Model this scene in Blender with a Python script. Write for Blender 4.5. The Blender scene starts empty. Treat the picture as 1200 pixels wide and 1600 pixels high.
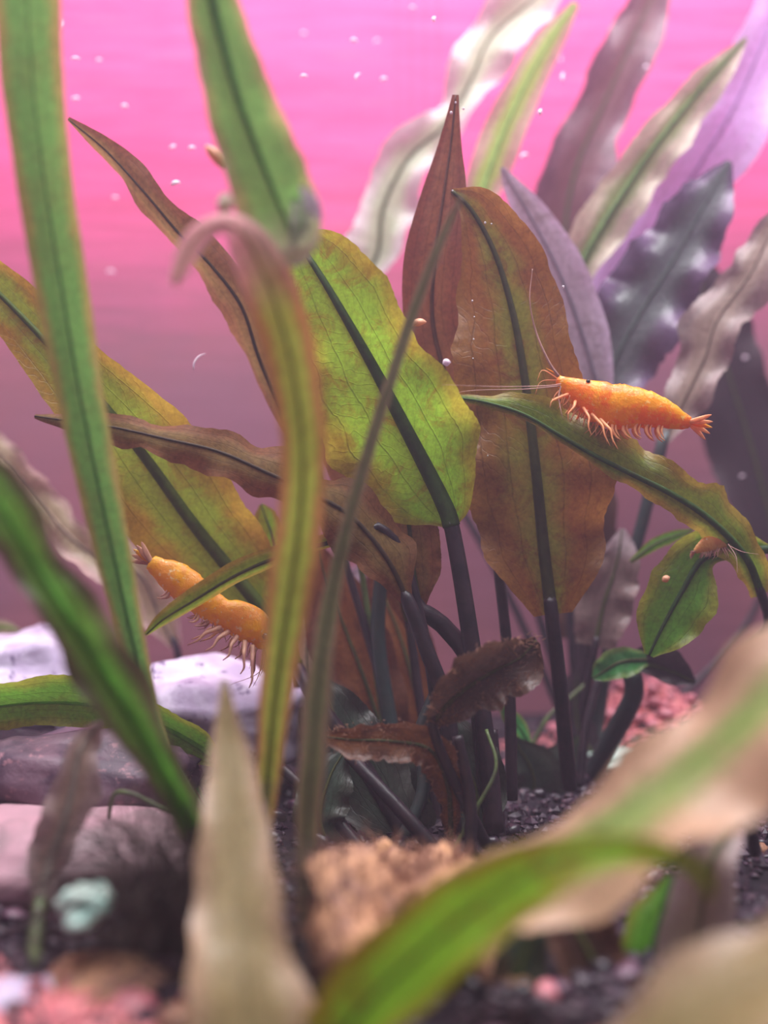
import bpy, math, random
import numpy as np
from mathutils import Vector, noise as mn
random.seed(7)
C = bpy.context.scene.collection
ZC = 0.0455          # camera height above the gravel (metres)
F = 1667.0           # focal length in pixels of the 1200x1600 frame

# ------------------------------------------------------------------ camera, world, lights, exposure
cam_d = bpy.data.cameras.new('camera'); cam = bpy.data.objects.new('camera', cam_d); C.objects.link(cam)
cam.location = (0, 0, ZC); cam.rotation_euler = (math.pi/2, 0, 0)
cam_d.sensor_fit = 'VERTICAL'; cam_d.sensor_height = 36; cam_d.lens = F/1600*36
cam_d.clip_start = 0.002; cam_d.clip_end = 10
cam_d.dof.use_dof = True; cam_d.dof.focus_distance = 0.150; cam_d.dof.aperture_fstop = 8.0
bpy.context.scene.camera = cam

world = bpy.data.worlds.new('room'); bpy.context.scene.world = world; world.use_nodes = True
bg = world.node_tree.nodes['Background']; bg.inputs[0].default_value = (0.62, 0.52, 0.66, 1); bg.inputs[1].default_value = 0.22

def area(name, loc, rot, sx, sy, col, watts):
    l = bpy.data.lights.new(name, 'AREA'); l.shape = 'RECTANGLE'; l.size = sx; l.size_y = sy
    l.color = col; l.energy = watts
    o = bpy.data.objects.new(name, l); C.objects.link(o); o.location = loc; o.rotation_euler = rot
    return o
area('white_led_bar', (0.02, 0.135, 0.245), (0, 0, 0), 0.30, 0.11, (0.98, 0.95, 1.0), 1.45)
area('pink_led_bar', (-0.02, 0.185, 0.245), (math.radians(14), 0, 0), 0.34, 0.03, (1.0, 0.62, 0.95), 0.22)
vs = bpy.context.scene.view_settings
vs.view_transform = 'Standard'; vs.look = 'None'; vs.exposure = 0.06; vs.gamma = 1.0; vs.use_curve_mapping = False
cy = bpy.context.scene.cycles
cy.max_bounces = 10; cy.transparent_max_bounces = 12; cy.diffuse_bounces = 4; cy.volume_bounces = 1

# ------------------------------------------------------------------ helpers
def lin(r, g, b, a=1.0):
    f = lambda c: (c/255/12.92) if c/255 <= 0.04045 else ((c/255+0.055)/1.055)**2.4
    return (f(r), f(g), f(b), a)
def P(px, py, d):
    return np.array([(px-600)*d/F, d, (800-py)*d/F + ZC])
def catmull(pts, n):
    pts = np.array(pts, float)
    if len(pts) == 2:
        t = np.linspace(0, 1, n)[:, None]; return pts[0]*(1-t)+pts[1]*t
    q = np.vstack([2*pts[0]-pts[1], pts, 2*pts[-1]-pts[-2]])
    seg = np.linalg.norm(np.diff(pts[:, :3], axis=0), axis=1); cum = np.concatenate([[0], np.cumsum(seg)])
    out = []
    for s in np.linspace(0, cum[-1], n):
        i = min(int(np.searchsorted(cum, s, side='right'))-1, len(pts)-2); t = (s-cum[i])/max(seg[i], 1e-9)
        p0, p1, p2, p3 = q[i], q[i+1], q[i+2], q[i+3]
        out.append(0.5*((2*p1)+(-p0+p2)*t+(2*p0-5*p1+4*p2-p3)*t*t+(-p0+3*p1-3*p2+p3)*t**3))
    return np.array(out)
def link_mesh(name, V, Fc, m, parent=None, uv=None, smooth=True):
    me = bpy.data.meshes.new(name)
    loc = np.zeros(3) if parent is None else root_loc(parent)
    me.from_pydata([tuple(v) for v in (np.asarray(V)-loc)], [], Fc)
    if uv is not None:
        l = me.uv_layers.new(name='UVMap')
        idx = np.empty(len(me.loops), np.int32); me.loops.foreach_get('vertex_index', idx)
        l.data.foreach_set('uv', np.asarray(uv, np.float32)[idx].ravel())
    if smooth: me.polygons.foreach_set('use_smooth', [True]*len(me.polygons))
    me.materials.append(m); me.update()
    o = bpy.data.objects.new(name, me); C.objects.link(o)
    if parent is not None: o.parent = parent
    return o
def root_loc(o):
    l = np.zeros(3)
    while o is not None: l = l+np.array(o.location); o = o.parent
    return l
def tag(o, label, cat, group=None, kind=None):
    o['label'] = label; o['category'] = cat
    if group: o['group'] = group
    if kind: o['kind'] = kind
    return o
def thing(name, label, cat, loc, group=None):
    o = bpy.data.objects.new(name, None); o.empty_display_size = 0.005; C.objects.link(o)
    o.location = tuple(loc); return tag(o, label, cat, group)
def frames(S):
    T = np.gradient(S, axis=0); return T/np.maximum(np.linalg.norm(T, axis=1), 1e-12)[:, None]
def tube_geo(S, R, k=7, squash=None, up=None):
    """swept tube: S spine, R radii (across), squash = ratio along second axis"""
    T = frames(S); V = []; Fc = []
    a = np.array(up if up is not None else (0.0, 1.0, 0.0))
    sq = squash if squash is not None else 1.0
    for i in range(len(S)):
        s = np.cross(T[i], a); nn = np.linalg.norm(s)
        if nn < 1e-3: s = np.cross(T[i], np.array([1.0, 0, 0.1])); nn = np.linalg.norm(s)
        s /= nn; b = np.cross(s, T[i])
        q = sq[i] if hasattr(sq, '__len__') else sq
        for j in range(k):
            th = 2*math.pi*j/k; V.append(S[i]+R[i]*(math.cos(th)*s+math.sin(th)*q*b))
    for i in range(len(S)-1):
        for j in range(k):
            Fc.append((i*k+j, i*k+(j+1) % k, (i+1)*k+(j+1) % k, (i+1)*k+j))
    n = len(V); V.append(S[0]); V.append(S[-1])
    for j in range(k):
        Fc.append((n, (j+1) % k, j)); Fc.append((n+1, (len(S)-1)*k+j, (len(S)-1)*k+(j+1) % k))
    return V, Fc
def tube(name, pts, radii, m, parent, n=20, k=7, squash=None, up=None):
    A = catmull([list(p)+[r] for p, r in zip(pts, radii)], n)
    V, Fc = tube_geo(A[:, :3], np.maximum(A[:, 3], 2e-5), k, squash, up)
    return link_mesh(name, V, Fc, m, parent)
class Geo:
    def __init__(s): s.V = []; s.F = []
    def add(s, V, Fc):
        o = len(s.V); s.V.extend([tuple(v) for v in V]); s.F.extend([tuple(i+o for i in f) for f in Fc])

# ------------------------------------------------------------------ materials
class NT:
    def __init__(s, name):
        s.m = bpy.data.materials.new(name); s.m.use_nodes = True; s.t = s.m.node_tree; s.t.nodes.clear()
        s.out = s.t.nodes.new('ShaderNodeOutputMaterial')
    def n(s, typ, **kw):
        x = s.t.nodes.new(typ)
        for k_, v in kw.items(): setattr(x, k_, v)
        return x
    def l(s, a, b): s.t.links.new(a, b)
    def put(s, sock, v):
        if hasattr(v, 'is_output') or isinstance(v, bpy.types.NodeSocket): s.l(v, sock)
        else: sock.default_value = v
    def math(s, op, a, b=0.0, c=None, clamp=False):
        x = s.n('ShaderNodeMath', operation=op, use_clamp=clamp); s.put(x.inputs[0], a); s.put(x.inputs[1], b)
        if c is not None: s.put(x.inputs[2], c)
        return x.outputs[0]
    def mix(s, f, a, b):
        x = s.n('ShaderNodeMix', data_type='RGBA'); s.put(x.inputs[0], f); s.put(x.inputs[6], a); s.put(x.inputs[7], b); return x.outputs[2]
    def noise(s, vec, scale, detail=4, rough=0.55, dist=0.0):
        x = s.n('ShaderNodeTexNoise'); s.l(vec, x.inputs['Vector']); x.inputs['Scale'].default_value = scale
        x.inputs['Detail'].default_value = detail; x.inputs['Roughness'].default_value = rough; x.inputs['Distortion'].default_value = dist
        return x.outputs[0]
    def rng(s, v, a, b, c=0.0, d=1.0, smooth=True):
        x = s.n('ShaderNodeMapRange', interpolation_type='SMOOTHSTEP' if smooth else 'LINEAR'); s.put(x.inputs[0], v)
        for i, q in enumerate((a, b, c, d)): x.inputs[i+1].default_value = q
        return x.outputs[0]
    def mapping(s, vec, sc):
        x = s.n('ShaderNodeMapping'); s.l(vec, x.inputs[0]); x.inputs['Scale'].default_value = sc; return x.outputs[0]
    def bump(s, h, strength, dist):
        x = s.n('ShaderNodeBump'); s.l(h, x.inputs['Height']); x.inputs['Strength'].default_value = strength; x.inputs['Distance'].default_value = dist; return x.outputs[0]

def leaf_mat(name, mid, edge, spot, trans=0.55, rough=0.38, spec=0.5, edge_at=0.6, spots=0.5, fuzz=0.0, tgain=1.0, tip=None):
    """leaf: colour at the middle, at the margin, blotches of a third colour; side veins and cross veins"""
    t = NT(name); uvn = t.n('ShaderNodeUVMap'); obj = t.n('ShaderNodeTexCoord').outputs['Object']
    sep = t.n('ShaderNodeSeparateXYZ'); t.l(uvn.outputs[0], sep.inputs[0])
    e = t.math('ABSOLUTE', t.math('MULTIPLY_ADD', sep.outputs[0], 2.0, -1.0))
    big = t.noise(obj, 130, 3, 0.6, 0.4)
    ew = t.math('MULTIPLY_ADD', big, 0.7, t.math('SUBTRACT', e, 0.35))
    col = t.mix(t.rng(ew, edge_at-0.22, edge_at+0.3), mid, edge)
    blot = t.noise(obj, 170, 7, 0.74, 0.8)
    col = t.mix(t.math('MULTIPLY', t.rng(blot, 0.47, 0.66), spots), col, spot)
    if tip: col = t.mix(t.rng(sep.outputs[1], tip[0], tip[1]), col, tip[2])
    # side veins run along the blade, cross veins slant between them
    vl = t.rng(t.math('ABSOLUTE', t.math('SINE', t.math('MULTIPLY', e, 9.0))), 0.0, 0.16, 1.0, 0.0)
    vlong = t.math('MULTIPLY', vl, t.rng(e, 0.12, 0.25))
    ph = t.math('ADD', t.math('MULTIPLY_ADD', sep.outputs[1], 170.0, t.math('MULTIPLY', e, -16.0)), t.math('MULTIPLY', big, 14.0))
    vc = t.rng(t.math('ABSOLUTE', t.math('SINE', ph)), 0.0, 0.25, 1.0, 0.0)
    veins = t.math('MAXIMUM', t.math('MULTIPLY', vlong, 0.8), t.math('MULTIPLY', vc, 0.3))
    mul = t.mix(t.math('MULTIPLY', veins, 0.45), (1, 1, 1, 1), (0.35, 0.38, 0.2, 1))
    x = t.n('ShaderNodeMix', data_type='RGBA', blend_type='MULTIPLY'); x.inputs[0].default_value = 1.0
    t.l(col, x.inputs[6]); t.l(mul, x.inputs[7]); col = x.outputs[2]
    fine = t.noise(obj, 1500, 3, 0.7)
    y = t.n('ShaderNodeHueSaturation'); t.l(col, y.inputs['Color']); t.l(t.rng(fine, 0.3, 0.75, 0.72, 1.25, False), y.inputs['Value'])
    col = y.outputs[0]
    hgt = t.math('ADD', t.math('MULTIPLY', veins, -1.0), t.math('MULTIPLY', t.noise(obj, 420, 4, 0.6), 1.6))
    bp = t.bump(hgt, 0.5, 0.00022)
    pr = t.n('ShaderNodeBsdfPrincipled'); t.l(col, pr.inputs['Base Color']); pr.inputs['Roughness'].default_value = rough
    pr.inputs['Specular IOR Level'].default_value = spec; t.l(bp, pr.inputs['Normal'])
    tr = t.n('ShaderNodeBsdfTranslucent'); t.l(bp, tr.inputs['Normal'])
    g = t.n('ShaderNodeGamma'); t.l(col, g.inputs[0]); g.inputs[1].default_value = 0.85*tgain; t.l(g.outputs[0], tr.inputs['Color'])
    ms = t.n('ShaderNodeMixShader'); ms.inputs[0].default_value = trans; t.l(pr.outputs[0], ms.inputs[1]); t.l(tr.outputs[0], ms.inputs[2])
    t.l(ms.outputs[0], t.out.inputs[0]); return t.m
def plain_mat(name, c1, c2, scale=300, rough=0.5, spec=0.5, trans=0.0, bump=0.3, sss=0.0, speck=None, lo=0.4, hi=0.62):
    t = NT(name); obj = t.n('ShaderNodeTexCoord').outputs['Object']
    nz = t.noise(obj, scale, 5, 0.62, 0.3); col = t.mix(t.rng(nz, lo, hi), c1, c2)
    if speck is not None:
        col = t.mix(t.rng(t.noise(obj, scale*3.1, 4, 0.7), 0.58, 0.66), col, speck)
    pr = t.n('ShaderNodeBsdfPrincipled'); t.l(col, pr.inputs['Base Color']); pr.inputs['Roughness'].default_value = rough
    pr.inputs['Specular IOR Level'].default_value = spec
    t.l(t.bump(t.noise(obj, scale*2.2, 6, 0.65), bump, 0.0004), pr.inputs['Normal'])
    if sss:
        pr.inputs['Subsurface Weight'].default_value = sss; pr.inputs['Subsurface Radius'].default_value = (1, 0.45, 0.2); pr.inputs['Subsurface Scale'].default_value = 0.002
    if trans:
        tr = t.n('ShaderNodeBsdfTranslucent'); t.l(col, tr.inputs['Color'])
        ms = t.n('ShaderNodeMixShader'); ms.inputs[0].default_value = trans; t.l(pr.outputs[0], ms.inputs[1]); t.l(tr.outputs[0], ms.inputs[2]); t.l(ms.outputs[0], t.out.inputs[0])
    else: t.l(pr.outputs[0], t.out.inputs[0])
    return t.m
def glass_mat():
    t = NT('tank_glass'); fr = t.n('ShaderNodeFresnel'); fr.inputs[0].default_value = 1.2
    a = t.n('ShaderNodeBsdfTransparent'); a.inputs[0].default_value = (0.985, 0.985, 0.985, 1)
    g = t.n('ShaderNodeBsdfGlossy'); g.inputs['Roughness'].default_value = 0.02
    ms = t.n('ShaderNodeMixShader'); t.l(fr.outputs[0], ms.inputs[0]); t.l(a.outputs[0], ms.inputs[1]); t.l(g.outputs[0], ms.inputs[2]); t.l(ms.outputs[0], t.out.inputs[0]); return t.m
def wall_mat():
    t = NT('brushed_pink_paint'); obj = t.n('ShaderNodeTexCoord').outputs['Object']
    st = t.noise(t.mapping(obj, (26, 1, 330)), 1.0, 6, 0.72, 0.6)        # horizontal brush strokes
    st2 = t.noise(t.mapping(obj, (55, 1, 900)), 1.0, 3, 0.6)
    pat = t.noise(obj, 26, 4, 0.6)
    col = t.mix(t.rng(st, 0.3, 0.7), lin(202, 58, 116), lin(220, 82, 138))
    col = t.mix(t.math('MULTIPLY', t.rng(pat, 0.42, 0.7), 0.5), col, lin(214, 80, 136))
    col = t.mix(t.math('MULTIPLY', t.rng(st2, 0.55, 0.75), 0.35), col, lin(234, 112, 146))
    # three vertical drips of paler paint
    sp = t.n('ShaderNodeSeparateXYZ'); t.l(obj, sp.inputs[0])
    vx = t.math('ABSOLUTE', t.math('SINE', t.math('MULTIPLY', t.math('SUBTRACT', sp.outputs[0], 0.0075), 1050.0)))
    win = t.rng(t.math('ABSOLUTE', t.math('SUBTRACT', sp.outputs[0], 0.0078)), 0.0042, 0.006, 1.0, 0.0)
    drip = t.math('MULTIPLY', t.rng(vx, 0.72, 1.0), t.math('MULTIPLY', win, t.rng(sp.outputs[2], 0.098, 0.125)))
    col = t.mix(t.math('MULTIPLY', drip, 0.55), col, lin(206, 60, 112))
    # light falloff down the wall painted into the colour, mauve-brown, ragged top edge
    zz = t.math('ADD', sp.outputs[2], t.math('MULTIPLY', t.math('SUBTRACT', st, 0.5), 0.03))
    falloff = t.rng(zz, 0.072, 0.130, 1.0, 0.0)
    col = t.mix(t.math('MULTIPLY', falloff, 0.86), col, t.mix(t.rng(pat, 0.3, 0.7), lin(118, 92, 102), lin(132, 92, 94)))
    pr = t.n('ShaderNodeBsdfPrincipled'); t.l(col, pr.inputs['Base Color']); pr.inputs['Roughness'].default_value = 0.62; pr.inputs['Specular IOR Level'].default_value = 0.25
    t.l(t.bump(t.math('ADD', st, t.math('MULTIPLY', st2, 0.5)), 0.35, 0.0006), pr.inputs['Normal'])
    t.l(pr.outputs[0], t.out.inputs[0]); return t.m

M = {}
# mid, margin, blotch
LM = dict(
 bright=(lin(150,215,50), lin(166,156,40), lin(150,130,30), dict(edge_at=0.62, spots=0.85)),
 olive=(lin(140,185,48), lin(166,140,40), lin(140,120,34), dict(edge_at=0.55, spots=0.6)),
 orange=(lin(130,140,44), lin(146,98,40), lin(116,68,30), dict(edge_at=0.28, spots=0.7, trans=0.45)),
 redbrown=(lin(134,84,50), lin(122,66,42), lin(96,50,34), dict(edge_at=0.5, spots=0.5, trans=0.5)),
 folded=(lin(128,102,54), lin(130,86,52), lin(96,70,40), dict(edge_at=0.5, spots=0.5, trans=0.5, rough=0.6, spec=0.25)),
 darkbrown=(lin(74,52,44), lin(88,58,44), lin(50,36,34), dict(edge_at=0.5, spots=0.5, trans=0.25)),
 arch=(lin(120,150,40), lin(160,140,46), lin(120,100,40), dict(edge_at=0.6, spots=0.45)),
 smallgreen=(lin(92,160,40), lin(140,150,44), lin(110,110,40), dict(edge_at=0.7, spots=0.3)),
 emerald=(lin(60,150,70), lin(110,140,66), lin(60,110,60), dict(edge_at=0.62, spots=0.3, trans=0.5)),
 strap=(lin(96,160,70), lin(156,140,74), lin(110,120,60), dict(edge_at=0.7, spots=0.3, trans=0.6)),
 tornstrap=(lin(110,175,80), lin(156,150,90), lin(110,120,60), dict(edge_at=0.7, spots=0.3, trans=0.6, tip=(0.25, 0.33, lin(190,196,160)))),
 patchgrey=(lin(122,100,98), lin(130,108,104), lin(96,80,78), dict(edge_at=0.5, spots=0.4, trans=0.35, tip=(0.12, 0.16, lin(216,200,206)))),
 beigebright=(lin(166,150,104), lin(196,168,136), lin(138,126,86), dict(edge_at=0.6, spots=0.35, trans=0.35, rough=0.3)),
 strapred=(lin(160,185,66), lin(170,120,66), lin(150,140,50), dict(edge_at=0.55, spots=0.35, trans=0.6, tip=(0.46, 0.56, lin(226,170,170)))),
 stripgreen=(lin(110,180,60), lin(90,84,56), lin(80,110,50), dict(edge_at=0.52, spots=0.25, trans=0.5)),
 thin=(lin(120,130,84), lin(140,120,96), lin(96,90,64), dict(edge_at=0.5, spots=0.3, trans=0.3)),
 thindark=(lin(84,62,54), lin(84,60,56), lin(60,44,44), dict(edge_at=0.5, spots=0.3, trans=0.3)),
 palegreen=(lin(178,196,160), lin(206,196,196), lin(150,150,140), dict(edge_at=0.5, spots=0.4, trans=0.4, rough=0.3)),
 palelime=(lin(172,214,104), lin(196,170,150), lin(160,190,120), dict(edge_at=0.42, spots=0.2, trans=0.5)),
 mauve=(lin(104,68,72), lin(112,80,92), lin(78,54,60), dict(edge_at=0.5, spots=0.5, trans=0.3, rough=0.3)),
 greenpale=(lin(126,146,84), lin(196,184,160), lin(150,150,110), dict(edge_at=0.38, spots=0.2, trans=0.45)),
 lilac=(lin(206,172,232), lin(214,186,236), lin(200,130,210), dict(edge_at=0.5, spots=0.3, trans=0.4, rough=0.28)),
 silver=(lin(180,164,180), lin(210,188,214), lin(134,120,118), dict(edge_at=0.6, spots=0.7, trans=0.4, rough=0.3)),
 teal=(lin(90,96,96), lin(104,84,112), lin(64,60,72), dict(edge_at=0.5, spots=0.5, trans=0.25, rough=0.26)),
 greybrown=(lin(150,130,116), lin(158,138,134), lin(116,100,92), dict(edge_at=0.5, spots=0.4, trans=0.35)),
 dark=(lin(54,42,48), lin(58,44,50), lin(38,30,38), dict(edge_at=0.5, spots=0.5, trans=0.2)),
 beige=(lin(176,160,126), lin(190,160,150), lin(150,136,96), dict(edge_at=0.6, spots=0.3, trans=0.45)),
 beigegreen=(lin(150,176,92), lin(218,180,146), lin(196,166,130), dict(edge_at=0.32, spots=0.25, trans=0.35)),
 beigetan=(lin(146,136,84), lin(170,146,116), lin(126,110,70), dict(edge_at=0.6, spots=0.4, trans=0.4)),
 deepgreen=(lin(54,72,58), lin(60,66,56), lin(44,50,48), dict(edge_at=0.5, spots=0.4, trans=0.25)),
 rust=(lin(140,88,44), lin(110,66,44), lin(84,50,36), dict(edge_at=0.5, spots=0.6, trans=0.4)),
)
def lm(k):
    if k not in M:
        a, b, c, kw = LM[k]; M[k] = leaf_mat('leaf_'+k, a, b, c, **kw)
    return M[k]
RIB = dict(bright=lin(66,96,44), olive=lin(84,110,40), orange=lin(70,66,34), strap=lin(74,120,60), default=lin(84,92,52))
def ribm(c, key=None):
    k = 'rib'+str(tuple(round(q, 3) for q in c))
    if k not in M: M[k] = plain_mat('rib', c, tuple(q*0.75 for q in c[:3])+(1,), 500, 0.5, 0.3, 0.35, 0.3)
    return M[k]
M['stalk_dark'] = plain_mat('stalk_dark', lin(52,38,46), lin(34,28,36), 300, 0.4, 0.5, 0.1, 0.3)
M['stalk_green'] = plain_mat('stalk_green', lin(96,116,66), lin(76,86,56), 300, 0.4, 0.5, 0.2, 0.3)
M['stalk_teal'] = plain_mat('stalk_teal', lin(46,62,62), lin(56,62,60), 300, 0.35, 0.5, 0.1, 0.3)

# ------------------------------------------------------------------ the setting
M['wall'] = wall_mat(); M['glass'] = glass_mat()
def box(name, lo, hi, m, kind='structure', label=None):
    (x0, y0, z0), (x1, y1, z1) = lo, hi
    V = [(x, y, z) for x in (x0, x1) for y in (y0, y1) for z in (z0, z1)]
    Fc = [(0,1,3,2), (4,6,7,5), (0,4,5,1), (2,3,7,6), (0,2,6,4), (1,5,7,3)]
    o = link_mesh(name, V, Fc, m, None, smooth=False); o['kind'] = kind
    if label: o['label'] = label
    return o
W0, W1, YF, YB, H = -0.19, 0.19, 0.062, 0.236, 0.26
box('wall_back', (W0, YB, -0.02), (W1, YB+0.006, H), M['wall'], label='pink brushed back wall of the tank with mauve-brown light falloff painted low down')
box('wall_front', (W0, YF-0.003, -0.02), (W1, YF, H), M['glass'], label='clear front glass of the tank')
box('wall_left', (W0-0.003, YF-0.003, -0.02), (W0, YB+0.006, H), M['glass'], label='clear left end glass of the tank')
box('wall_right', (W1, YF-0.003, -0.02), (W1+0.003, YB+0.006, H), M['glass'], label='clear right end glass of the tank')

def ground(x, y):
    h = 0.0022*mn.noise(Vector((x*28, y*28, 3.1))) + 0.0011*mn.noise(Vector((x*90, y*90, 7.7)))
    h += 0.0125*math.exp(-(x-0.050)**2/0.00026-(y-0.203)**2/0.00020)       # pink mound at the back
    return h
nx, ny = 150, 90
V = []; Fc = []
for j in range(ny+1):
    for i in range(nx+1):
        x = W0+(W1-W0)*i/nx; y = YF+(YB-YF)*j/ny
        V.append((x, y, ground(x, y)+0.0006*mn.noise(Vector((x*400, y*400, 1)))))
for j in range(ny):
    for i in range(nx):
        a = j*(nx+1)+i; Fc.append((a, a+1, a+nx+2, a+nx+1))
M['soil'] = plain_mat('dark_soil', lin(34,25,36), lin(18,14,22), 260, 0.75, 0.3, bump=0.8, speck=lin(70,48,54))
floor = link_mesh('floor', V, Fc, M['soil']); floor['kind'] = 'structure'; floor['label'] = 'dark purplish soil and gravel bed of the tank'

def blob(seed, sub=3, amp=0.35, fr=1.3, flat=(1, 1, 1), fine=0.06):
    import bmesh
    bm = bmesh.new(); bmesh.ops.create_icosphere(bm, subdivisions=sub, radius=1.0)
    for v in bm.verts:
        c = v.co.copy(); q = Vector((seed*3.7, seed*1.3, seed*9.1))
        r = 1+amp*mn.noise(c*fr+q)+amp*0.4*mn.noise(c*fr*2.7+q)+fine*mn.noise(c*9+q)
        v.co = Vector((c.x*flat[0], c.y*flat[1], c.z*flat[2]))*r
    V = np.array([v.co[:] for v in bm.verts]); Fc = [tuple(v.index for v in f.verts) for f in bm.faces]; bm.free()
    return V, Fc
def grains(name, n, m, where, smin, smax, seed):
    r = random.Random(seed); g = Geo(); V0, F0 = blob(3.3, 1, 0.0, 1.0, fine=0)
    for i in range(n):
        x, y = where(r); s_ = r.uniform(smin, smax)
        if not (YF+.003 < y < YB-.003): continue
        q = np.array([[r.uniform(.5, 1.1) for _ in range(3)]])*s_; a = r.uniform(0, 6); ca, sa = math.cos(a), math.sin(a)
        W = V0*q*np.array([[1+0.35*r.uniform(-1, 1)] for _ in range(len(V0))]); W = W@np.array([[ca, -sa, 0], [sa, ca, 0], [0, 0, 1]])
        g.add(W+np.array([x, y, ground(x, y)+s_*.2]), F0)
    o = link_mesh(name, g.V, g.F, m, floor, smooth=False); o['kind'] = 'stuff'; return o
def cone_at(r):
    y = r.uniform(.085, .228); return r.uniform(-.40*y, .40*y), y
PEB = {}
def pebble(kind, x, y, z, s, m, rz):
    key = (kind, m.name)
    if key not in PEB:
        V, Fc = blob(10+kind*1.7, 2, 0.3, 1.2, (1, 0.85, 0.62)); me = bpy.data.meshes.new('pebble')
        me.from_pydata([tuple(v) for v in V], [], Fc); me.polygons.foreach_set('use_smooth', [True]*len(me.polygons)); me.materials.append(m); PEB[key] = me
    o = bpy.data.objects.new('pebble', PEB[key]); C.objects.link(o); o.parent = floor
    o.location = (x, y, z); o.scale = (s, s, s); o.rotation_euler = (random.uniform(-.4, .4), random.uniform(-.4, .4), rz)
pm = [plain_mat('pebble_plum', lin(104,74,90), lin(66,46,66), 1.3, 0.35, 0.6, bump=0.2),
      plain_mat('pebble_rose', lin(214,132,140), lin(168,96,112), 1.3, 0.35, 0.6, bump=0.2),
      plain_mat('pebble_tan', lin(170,128,96), lin(120,84,72), 1.3, 0.35, 0.6, bump=0.2),
      plain_mat('pebble_black', lin(44,34,46), lin(28,22,32), 1.3, 0.3, 0.7, bump=0.2)]
M['grain'] = plain_mat('soil_grain', lin(62,44,60), lin(30,22,34), 500, 0.45, 0.5, bump=0.4, speck=lin(120,80,84))
M['pinkgrain'] = plain_mat('pink_grain', lin(236,150,150), lin(200,112,122), 500, 0.4, 0.5, bump=0.3)
grains('gravel_grains', 5200, M['grain'], cone_at, .0004, .0012, 21)
grains('rose_gravel_grains', 1300, M['pinkgrain'], lambda r: (-0.036+r.gauss(0, .009), 0.093+r.gauss(0, .005)), .0004, .0010, 23)
grains('pink_gravel_grains', 1500, M['pinkgrain'], lambda r: (0.050+r.gauss(0, .0105), 0.199+r.gauss(0, .0065)), .0004, .0010, 22)
rp = random.Random(3); cnt = 0
for i in range(236):
    y = rp.uniform(0.088, 0.225); hw = 0.40*y; x = rp.uniform(-hw, hw)
    s = rp.uniform(0.0009, 0.0024)
    m = rp.choices(pm, (3, .35, .8, 6))[0]; s *= .8
    if y < 0.106 and x < -0.012: m = rp.choice([pm[1], pm[2], pm[0]]); s *= 1.3
    pebble(rp.randrange(5), x, y, ground(x, y)+s*0.35, s, m, rp.uniform(0, 6))
for i in range(64):                                                # pink gravel heap at the back right
    x = 0.050+rp.gauss(0, 0.0105); y = 0.199+rp.gauss(0, 0.007); s = rp.uniform(0.0009, 0.0019)
    pebble(rp.randrange(5), x, min(y, 0.228), ground(x, y)+s*0.3+rp.uniform(0, 0.0018), s, pm[1], rp.uniform(0, 6))

# ------------------------------------------------------------------ stones
def stone(label, px, py, d, w, h, dep, seed, m, name='stone', amp=0.35, fr=1.3, sub=4, cat='stone', fine=0.05, group=None):
    """px,py: where its middle shows; w,h in pixels of that distance; dep in metres"""
    c = P(px, py, d); V, Fc = blob(seed, sub, amp, fr, (1, 1, 1), fine)
    V = V*np.array([w*d/F, dep, h*d/F])+c
    o = link_mesh(name, V-c, Fc, m); o.location = tuple(c)
    return tag(o, label, cat, group)
M['lavrock'] = plain_mat('pale_lavender_rock', lin(214,204,226), lin(176,160,190), 110, 0.5, 0.5, bump=0.7, speck=lin(110,92,130))
M['pinkrock'] = plain_mat('rose_grey_rock', lin(178,140,150), lin(140,118,122), 90, 0.55, 0.5, bump=0.4)
M['plumrock'] = plain_mat('plum_rock', lin(104,78,92), lin(70,52,68), 170, 0.5, 0.5, bump=0.8, speck=lin(140,100,110))
M['mintrock'] = plain_mat('mint_rock', lin(222,248,232), lin(180,232,216), 220, 0.4, 0.6, bump=0.5)
M['furrock'] = plain_mat('tan_algae_rock', lin(196,150,116), lin(140,106,92), 240, 0.8, 0.2, bump=0.9, speck=lin(206,160,110))
M['fur'] = plain_mat('brown_algae_hair', lin(180,136,110), lin(130,96,84), 200, 0.8, 0.2, 0.3)
M['furgrey'] = plain_mat('grey_algae_hair', lin(96,84,78), lin(70,60,60), 200, 0.8, 0.2, 0.3)
M['tanrock'] = plain_mat('tan_rock', lin(188,160,112), lin(150,122,96), 200, 0.6, 0.4, bump=0.6)
lav = stone('pale lavender rock lying at the back under the orange shrimp without its tail in view', 300, 1125, 0.174, 185, 92, 0.011, 2.2, M['lavrock'], amp=0.4)
lav['label'] = 'pale lavender pitted rock beneath the lower orange shrimp'
stone('white-grey rock at the left edge behind the long green strap leaf', 40, 1062, 0.182, 150, 76, 0.012, 5.1, M['lavrock'])
stone('dark plum knobbly rock under the bright green horizontal leaf', 120, 1215, 0.150, 205, 82, 0.010, 8.3, M['plumrock'])
stone('long smooth rose-grey stone with a pale green flank, left of the algae tuft', 100, 1330, 0.136, 230, 68, 0.013, 3.6, M['pinkrock'], amp=0.18)
stone('small bright mint-white stone in the dark hollow at left', 135, 1412, 0.106, 40, 26, 0.0035, 7.9, M['mintrock'], amp=0.5)
fur = stone('tan rock covered in short brown algae fur in the lower middle', 620, 1515, 0.114, 165, 155, 0.017, 4.4, M['furrock'], amp=0.6, fr=1.9)
stone('round tan stone under the big green arching leaf', 730, 1520, 0.112, 52, 48, 0.0045, 6.2, M['tanrock'], amp=0.15)
stone('flat brown stone beside the pink pebbles at the bottom left', 165, 1535, 0.104, 110, 32, 0.0065, 9.6, M['furrock'], amp=0.2)
stone('rounded coral pink stone at the bottom left', 205, 1580, 0.098, 40, 30, 0.0025, 1.4, pm[1], amp=0.12)
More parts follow.
